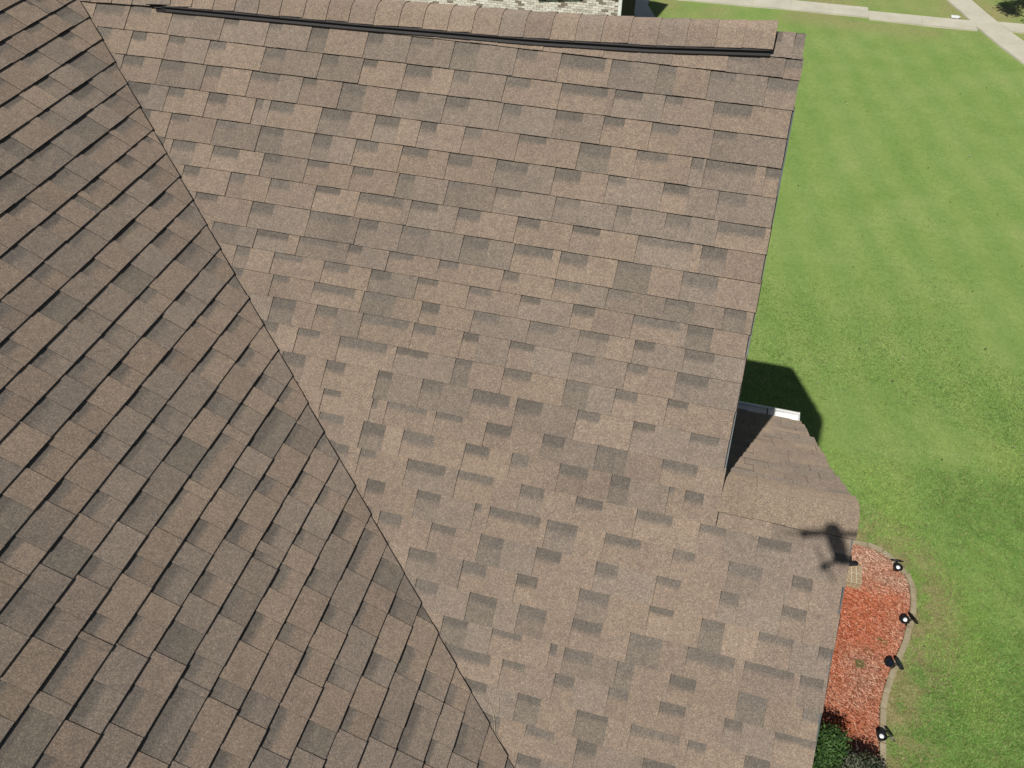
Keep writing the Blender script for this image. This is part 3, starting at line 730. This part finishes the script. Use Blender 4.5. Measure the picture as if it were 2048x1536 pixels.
def blades():
    P = []
    p = scatter((1.5, 5.0), (10.5, 13.0), 370000); k, x_, y_ = in_view(p); k &= (x_ > 1430); P.append(p[k])
    p = scatter((1.2, 13.0), (11.0, 22.0), 260000); k, x_, y_ = in_view(p); k &= (x_ > 1430) & (rng.random(len(p)) < np.clip((21 - p[:, 1]) / 9, 0, 1) ** 1.3); P.append(p[k])
    p = np.concatenate(P); bed = in_poly(p, BED); d = edge_dist(p); p = p[(~bed) & (d > 0.05)]
    n = len(p); dr_ = dryness(p)
    clump = vnoise(p, 6, 51) * 0.6 + vnoise(p, 2.0, 52) * 0.4
    keep = rng.random(n) < (0.6 + 0.5 * clump) * (1 - 0.45 * dr_); p, dr_, clump = p[keep], dr_[keep], clump[keep]; n = len(p)
    h = rng.uniform(0.025, 0.055, n) * (0.6 + 0.7 * clump) * (1 - 0.4 * dr_) * np.clip(1.15 - (p[:, 1] - 9) / 14, 0.45, 1); a = rng.uniform(0, 6.283, n); lean = rng.uniform(0.7, 2.0, n) * h
    wd = rng.uniform(0.004, 0.009, n) * (1 + np.clip((p[:, 1] - 13) / 10, 0, 1))
    c = np.column_stack([p, np.full(n, -0.03)]); t = c + np.column_stack([np.cos(a) * lean, np.sin(a) * lean, h])
    sd = np.column_stack([-np.sin(a), np.cos(a), np.zeros(n)]) * wd[:, None]
    V = np.stack([c - sd, c + sd, t], 1).reshape(-1, 3); F = np.arange(3 * n).reshape(-1, 3).tolist()
    r = rng.random(n)[:, None]; y = vnoise(p, 0.8, 53)[:, None]
    g = np.where(r < 0.3, (0.155, 0.300, 0.060), np.where(r < 0.75, (0.215, 0.375, 0.088), (0.310, 0.440, 0.135)))
    g = g * (0.92 + 0.18 * y) + np.clip(y - 0.6, 0, 1) * np.array((0.20, 0.12, 0.02)) + np.array((0.03, 0.012, 0.018)) * np.clip((p[:, 1] - 11) / 9, 0, 1)[:, None]
    st = np.where(rng.random(n)[:, None] < 0.5, (0.37, 0.325, 0.17), (0.28, 0.24, 0.11))
    isdry = (rng.random(n) < dr_ * 0.95 + 0.06)[:, None]
    cc = np.where(isdry, st, g) * rng.uniform(0.8, 1.2, n)[:, None]
    C = np.repeat(cc, 3, 0); C[0::3] *= 0.9; C[1::3] *= 0.9
    o = mesh_obj('grass_blades', V, F, M['blade'], cols=C); tag(o, 'short green grass blades of the near lawn', None, kind='stuff')
    print('blades', n)
blades()
def leaves():
    p = np.concatenate([scatter((1.5, 12), (12, 38), 260)]); n = len(p)
    a = rng.uniform(0, 6.283, n); s = rng.uniform(0.01, 0.035, n) ** 1.0
    dx = np.column_stack([np.cos(a), np.sin(a), rng.normal(0, .3, n)]) * s[:, None]; dy = np.column_stack([-np.sin(a), np.cos(a), rng.normal(0, .3, n)]) * s[:, None] * 0.55
    c = np.column_stack([p, np.full(n, 0.03)])
    V = np.stack([c - dx, c - dy, c + dx, c + dy], 1).reshape(-1, 3); F = np.arange(4 * n).reshape(-1, 4).tolist()
    cc = np.where(rng.random(n)[:, None] < 0.8, (0.06, 0.04, 0.02), (0.5, 0.45, 0.35)) * rng.uniform(0.6, 1.4, n)[:, None]
    tag(mesh_obj('fallen_leaves', V, F, M['leaf'], cols=np.repeat(cc, 4, 0)), 'small dry leaves scattered over the lawn', None, kind='stuff')
leaves()
# weeds in the bed
def tuft(x, y, r, n, hh, label):
    a = rng.uniform(0, 6.283, n); rr = r * np.sqrt(rng.random(n)); c = np.column_stack([x + rr * np.cos(a), y + rr * np.sin(a), np.full(n, 0.03)])
    b = rng.uniform(0, 6.283, n); h = rng.uniform(0.4, 1, n) * hh; t = c + np.column_stack([np.cos(b) * h * .8, np.sin(b) * h * .8, h]); sd = np.column_stack([-np.sin(b), np.cos(b), np.zeros(n)]) * 0.006
    V = np.stack([c - sd, c + sd, t], 1).reshape(-1, 3); g = np.array((0.14, 0.21, 0.065)) * rng.uniform(0.6, 1.4, n)[:, None]
    o = mesh_obj('weed', V, np.arange(3 * n).reshape(-1, 3).tolist(), M['blade'], cols=np.repeat(g, 3, 0), origin=(x, y, 0)); tag(o, label, 'weed', 'weeds in the mulch bed')
tuft(4.60, 8.36, 0.11, 240, 0.07, 'largest yellowish weed tuft in the mulch near the edging')
tuft(4.38, 8.14, 0.05, 90, 0.06, 'smallest green weed in the mulch bed')
tuft(4.22, 7.84, 0.085, 170, 0.08, 'green weed in the mulch nearest the roof edge')

# ------------------------------------------------------------------ shrubs and tree
def leaf_cloud(centers, radii, n, size, cols, squash=1.0, shell=0.55):
    V = []; C = []; k = len(centers); r = np.array(radii); pr = r ** 2 / (r ** 2).sum()
    i = rng.choice(k, n, p=pr); d = rng.normal(size=(n, 3)); d /= np.linalg.norm(d, axis=1)[:, None]
    rad = r[i] * (shell + (1 - shell) * rng.random(n)) * (0.9 + 0.25 * rng.random(n))
    c = np.array(centers)[i] + d * rad[:, None] * np.array((1, 1, squash))
    a = rng.normal(size=(n, 3)); a += d * 0.0; a -= d * (a * d).sum(1)[:, None] * 0.6; a /= np.linalg.norm(a, axis=1)[:, None]
    b = np.cross(a, d + 0.5 * rng.normal(size=(n, 3))); b /= np.linalg.norm(b, axis=1)[:, None]
    s = size * rng.uniform(0.6, 1.3, n)[:, None]
    V = np.stack([c - a * s, c - b * s * .5 + d * s * .15, c + a * s, c + b * s * .5 + d * s * .15], 1).reshape(-1, 3)
    cc = np.array(cols)[rng.integers(0, len(cols), n)] * rng.uniform(0.7, 1.3, n)[:, None]
    return V, np.arange(4 * n).reshape(-1, 4).tolist(), np.repeat(cc, 4, 0)
sh = empty('shrub', (3.42, 5.55, 0)); tag(sh, 'dense green leafy shrub at the bottom edge beside the roof', 'shrub')
cs = [(3.42 + rng.normal(0, .2), 5.55 + rng.normal(0, .2), 0.62 + rng.normal(0, .17)) for _ in range(16)]
V, F, C = leaf_cloud(cs, [0.28] * 16, 24000, 0.028, [(0.04, 0.09, 0.02), (0.06, 0.125, 0.032), (0.085, 0.16, 0.045)])
mesh_obj('foliage', V, F, M['leaf'], sh, cols=C)
mb = MB()
for k in range(7):
    a = k * 0.9; mb.tube([(3.42, 5.55, 0), (3.42 + .12 * math.cos(a), 5.55 + .12 * math.sin(a), .25), (3.42 + .3 * math.cos(a), 5.55 + .3 * math.sin(a), .6)], [0.02, 0.014, 0.006], 6)
mb.build('stem', M['bark'], sh)
s2 = empty('shrub', (4.0, 5.55, 0)); tag(s2, 'grey green twiggy shrub next to the edging at the bottom edge', 'shrub')
mb = MB()
for k in range(150):
    a = rng.uniform(0, 6.283); t = rng.uniform(0.05, 0.75); l = rng.uniform(0.35, 0.75)
    p0 = Vector((4.0 + .05 * math.cos(a), 5.55 + .05 * math.sin(a), 0.02)); d = Vector((math.cos(a) * math.sin(t), math.sin(a) * math.sin(t), math.cos(t)))
    q1 = p0 + d * l * .5 + Vector(rng.normal(0, .02, 3)); q2 = p0 + d * l + Vector(rng.normal(0, .05, 3))
    mb.tube([p0, q1, q2], [0.006, 0.004, 0.002], 4)
    for j in range(3):
        q3 = q1.lerp(q2, rng.random()) ; mb.tube([q3, q3 + (d + Vector(rng.normal(0, .5, 3))).normalized() * 0.16], [0.003, 0.0015], 3)
mb.build('twigs', plain('grey_twig', (0.22, 0.21, 0.17), 0.9, 0.1), s2)
V, F, C = leaf_cloud([(3.93 + rng.normal(0, .15), 5.48 + rng.normal(0, .15), 0.6 + rng.normal(0, .17)) for _ in range(14)], [0.25] * 14, 19000, 0.026, [(0.09, 0.105, 0.06), (0.16, 0.165, 0.12), (0.05, 0.075, 0.035)], 1, 0.2)
mesh_obj('foliage', V, F, M['leaf'], s2, cols=C)

tr = empty('shade_tree', (11.72, 38.1, 0)); tag(tr, 'tree past the right edge whose shadow falls on the grass by the crossing', 'tree')
mb = MB(); mb.tube([(11.72, 38.1, 0), (12.02, 38.12, 1.2), (12.1, 38.05, 2.4), (11.72, 38.1, 4.0)], [0.16, 0.13, 0.11, 0.05], 10)
for k in range(9):
    a = k * 2.4; z = 1.9 + 0.28 * k; mb.tube([(11.72, 38.1, z), (11.72 + .7 * math.cos(a), 38.1 + .7 * math.sin(a), z + .5), (11.72 + 1.4 * math.cos(a), 38.1 + 1.4 * math.sin(a), z + .8)], [0.06, 0.04, 0.015], 6)
mb.build('trunk', M['bark'], tr)
cs = []
while len(cs) < 40:
    d = rng.normal(0, 1, 3); d /= np.linalg.norm(d); cs.append((11.72 + d[0] * 1.6, 38.1 + d[1] * 1.5, 4.6 + d[2] * 1.5))
V, F, C = leaf_cloud(cs, [0.55] * 40, 16000, 0.075, [(0.05, 0.09, 0.03), (0.07, 0.12, 0.035), (0.09, 0.14, 0.05)], 1, 0.1)
mesh_obj('crown', V, F, M['leaf'], tr, cols=C)

# small white slab beside the far sidewalk
mb = MB(); mb.prism([(8.8, 39.62, 0.0), (9.1, 39.62, 0.0), (9.19, 39.72, 0.0), (9.1, 39.83, 0.0), (8.8, 39.83, 0.0)], (0, 0, 0.07))
tag(mb.build('utility_cover', M['lens'], bevel=0.012, origin=(8.98, 39.72, 0)), 'small white cover lying in the grass beside the far sidewalk', 'utility cover')

# ------------------------------------------------------------------ neighbouring house behind the ridge
nh = empty('neighbour_house', (-6, 29, 0)); tag(nh, 'whitewashed brick house beyond the ridge with a white corner board', 'house')
NX, NY = -3.87, 27.0
mort = plain('pale_mortar_wall', (0.50, 0.47, 0.40), 0.95, 0.1, 20)
mb = MB(); mb.box((NX - 6.06, NY + 2.0, 2.2), (12.0, 4.0 - 0.04, 4.4)); nw = mb.build('wall', mort, nh)
mb = MB(); mb.box((-12.2, 30.6, 3.55), (12.0, 3.6, 7.1)); mb.build('wall', M['wall'], nh)
brown = plain('brown_roofing', (0.13, 0.10, 0.075), 0.95, 0.1, 8, 0.3)
mb = MB(); mb.prism([(-5.9, 28.5, 7.0), (-5.9, 32.7, 7.0), (-5.9, 32.7, 7.12), (-5.9, 30.5, 9.7), (-5.9, 28.5, 7.12)], (-12.4, 0, 0)); mb.build('roof', brown, nh)
mb = MB(); mb.prism([(NX - 0.0, NY - 0.35, 4.38), (NX, NY - 0.35, 4.46), (NX, 31.2, 6.6), (NX, 31.2, 4.38)], (-12.3, 0, 0)); mb.build('roof', brown, nh)
mb = MB(); mb.prism([(-6.66, NY - 0.16, 3.83), (-5.2, NY - 0.16, 4.0), (-5.0, NY - 0.16, 4.35), (-6.9, NY - 0.16, 4.35)], (0, 0.14, 0)); mb.build('entry_hood', brown, nh)
mb = MB(); mb.box((NX - 0.045, NY + 2.0, 2.2), (0.02, 3.9, 4.36)); mb.build('side_wall', plain('painted_shade_wall', (0.05, 0.045, 0.04), 0.9, 0.1), nh)  # near-black colour paints in the shade on this face turned from the sun
mb = MB(); mb.box((NX - 0.02, NY - 0.012, 2.2), (0.11, 0.09, 4.36)); mb.build('corner_board', M['white'], nh)
btone = [(0.66, 0.63, 0.55)] * 7 + [(0.55, 0.52, 0.45), (0.48, 0.44, 0.37), (0.72, 0.70, 0.63)] * 2 + [(0.24, 0.20, 0.16)]
shared = {}
def brick_mesh(w_, tone):
    k = (round(w_, 3), tone)
    if k not in shared:
        mb = MB(); mb.box((0, 0, 0), (w_, 0.03, 0.064)); me = bpy.data.meshes.new('brick'); me.from_pydata([tuple(v) for v in mb.v], [], mb.f)
        a = me.color_attributes.new('tint', 'FLOAT_COLOR', 'POINT'); a.data.foreach_set('color', np.tile(np.array((*btone[tone], 1), np.float32), len(mb.v)))
        me.materials.append(M['tinted']); shared[k] = me
    return shared[k]
bl_ = []
for r_ in range(56):
    z = 0.045 + r_ * 0.0755; x_ = NX - 0.09 - (0.105 if r_ % 2 else 0)
    while x_ > -14.8:
        bl_.append((x_ - 0.1, z)); x_ -= 0.211
def bpix(b):
    p = pixel((b[0], NY - 0.01, b[1])); return p
vis = []; rest = []
for b in bl_:
    p = bpix(b)
    top = 4 + (p[0] - 860) * 0.0745             # the ridge hides what lies below this line
    (vis if (850 < p[0] < 1245 and -4 < p[1] < max(6, top + 6)) else rest).append(b)
vis.sort(key=lambda b: bpix(b)[1]); rest += vis[300:]; vis = vis[:300]
for bx_, bz_ in vis:
    o = bpy.data.objects.new('brick', brick_mesh(0.2, random.randrange(len(btone)))); COL.objects.link(o); o.parent = nw
    o.location = (bx_ + 6, NY + random.uniform(-0.001, 0.003) - 29, bz_)
mb_v = []; mb_f = []; mb_c = []
for bx_, bz_ in rest:
    b = len(mb_v); t = btone[random.randrange(len(btone))]
    m2 = MB(); m2.box((bx_, NY, bz_), (0.2, 0.03, 0.064)); mb_v += [tuple(v) for v in m2.v]; mb_f += [tuple(b + i for i in f) for f in m2.f]; mb_c += [t] * 8
tag(mesh_obj('brickwork', mb_v, mb_f, M['tinted'], nw, cols=np.array(mb_c)), kind='stuff')

# ------------------------------------------------------------------ the drone that takes the picture (its shadow falls on the lower gable)
yaw = -0.2744928561876628
drone = empty('drone', (0, 0, H)); tag(drone, 'small grey quadcopter hovering above the roof, seen only by its shadow', 'drone')
Hd = Vector((math.sin(yaw), math.cos(yaw), 0)); Sd = Vector((math.cos(yaw), -math.sin(yaw), 0)); Z = Vector((0, 0, 1)); O = Vector((0, 0, H))
def D(f, s, z): return O + Hd * (f - 0.034) + Sd * (s - 0.004) + Z * z
gm = plain('grey_drone_shell', (0.12, 0.12, 0.125), 0.5, 0.3)
body = MB(); secs = [(-0.19, 0.018, 0.03, 0.055), (-0.17, 0.032, 0.02, 0.066), (-0.08, 0.041, 0.014, 0.072), (0.01, 0.042, 0.018, 0.068), (0.034, 0.024, 0.028, 0.058)]
V = []; F = []
for f_, hw, z0, z1 in secs:
    for k in range(12):
        a = 2 * math.pi * k / 12; V.append(D(f_, hw * math.copysign(abs(math.cos(a)) ** .85, math.cos(a)), (z0 + z1) / 2 + (z1 - z0) / 2 * math.copysign(abs(math.sin(a)) ** .6, math.sin(a))))
for i in range(len(secs) - 1):
    for k in range(12): F.append((i * 12 + k, i * 12 + (k + 1) % 12, (i + 1) * 12 + (k + 1) % 12, (i + 1) * 12 + k))
F += [tuple(range(12)), tuple(range(48, 60))]
body.add(V, F); body.build('body', gm, drone, smooth=True)
gc = MB(); gc.box(tuple(O - CF * 0.03), (0.034, 0.03, 0.034), Matrix((CR, CF, CU)).transposed()); gc.build('gimbal_camera', M['black'], drone, bevel=0.004)
for s_ in (-1, 1):
    for (f0, f1, l_, z1) in ((-0.02, -0.03, 0.150, 0.05), (-0.165, -0.205, 0.10, 0.035)):
        a = MB(); a.tube([D(f0, s_ * 0.03, 0.045), D((f0 + f1) / 2, s_ * (l_ * .55), 0.047), D(f1, s_ * l_, z1)], [0.014, 0.013, 0.013], 8); arm = a.build('arm', gm, drone, smooth=True)
        mo = MB(); mo.lathe([(0.014, -0.018), (0.018, -0.012), (0.018, 0.016), (0.010, 0.024)], 12, Matrix.Translation(D(f1, s_ * l_, z1 + 0.008))); mo.build('motor', M['black'], arm)
        pr = MB(); ang = random.uniform(0, 3); c_ = D(f1, s_ * l_, z1 + 0.03)
        for d_ in (0, math.pi):
            ax = Vector((math.cos(ang + d_), math.sin(ang + d_), 0)); ay = Vector((-ax.y, ax.x, 0))
            pr.prism([c_ + ax * 0.005 + ay * 0.004, c_ + ax * 0.04 + ay * 0.007, c_ + ax * 0.108 + ay * 0.003, c_ + ax * 0.108 - ay * 0.004, c_ + ax * 0.03 - ay * 0.005, c_ + ax * 0.005 - ay * 0.004], (0, 0, 0.0015))
        pr.build('propeller', M['black'], arm)
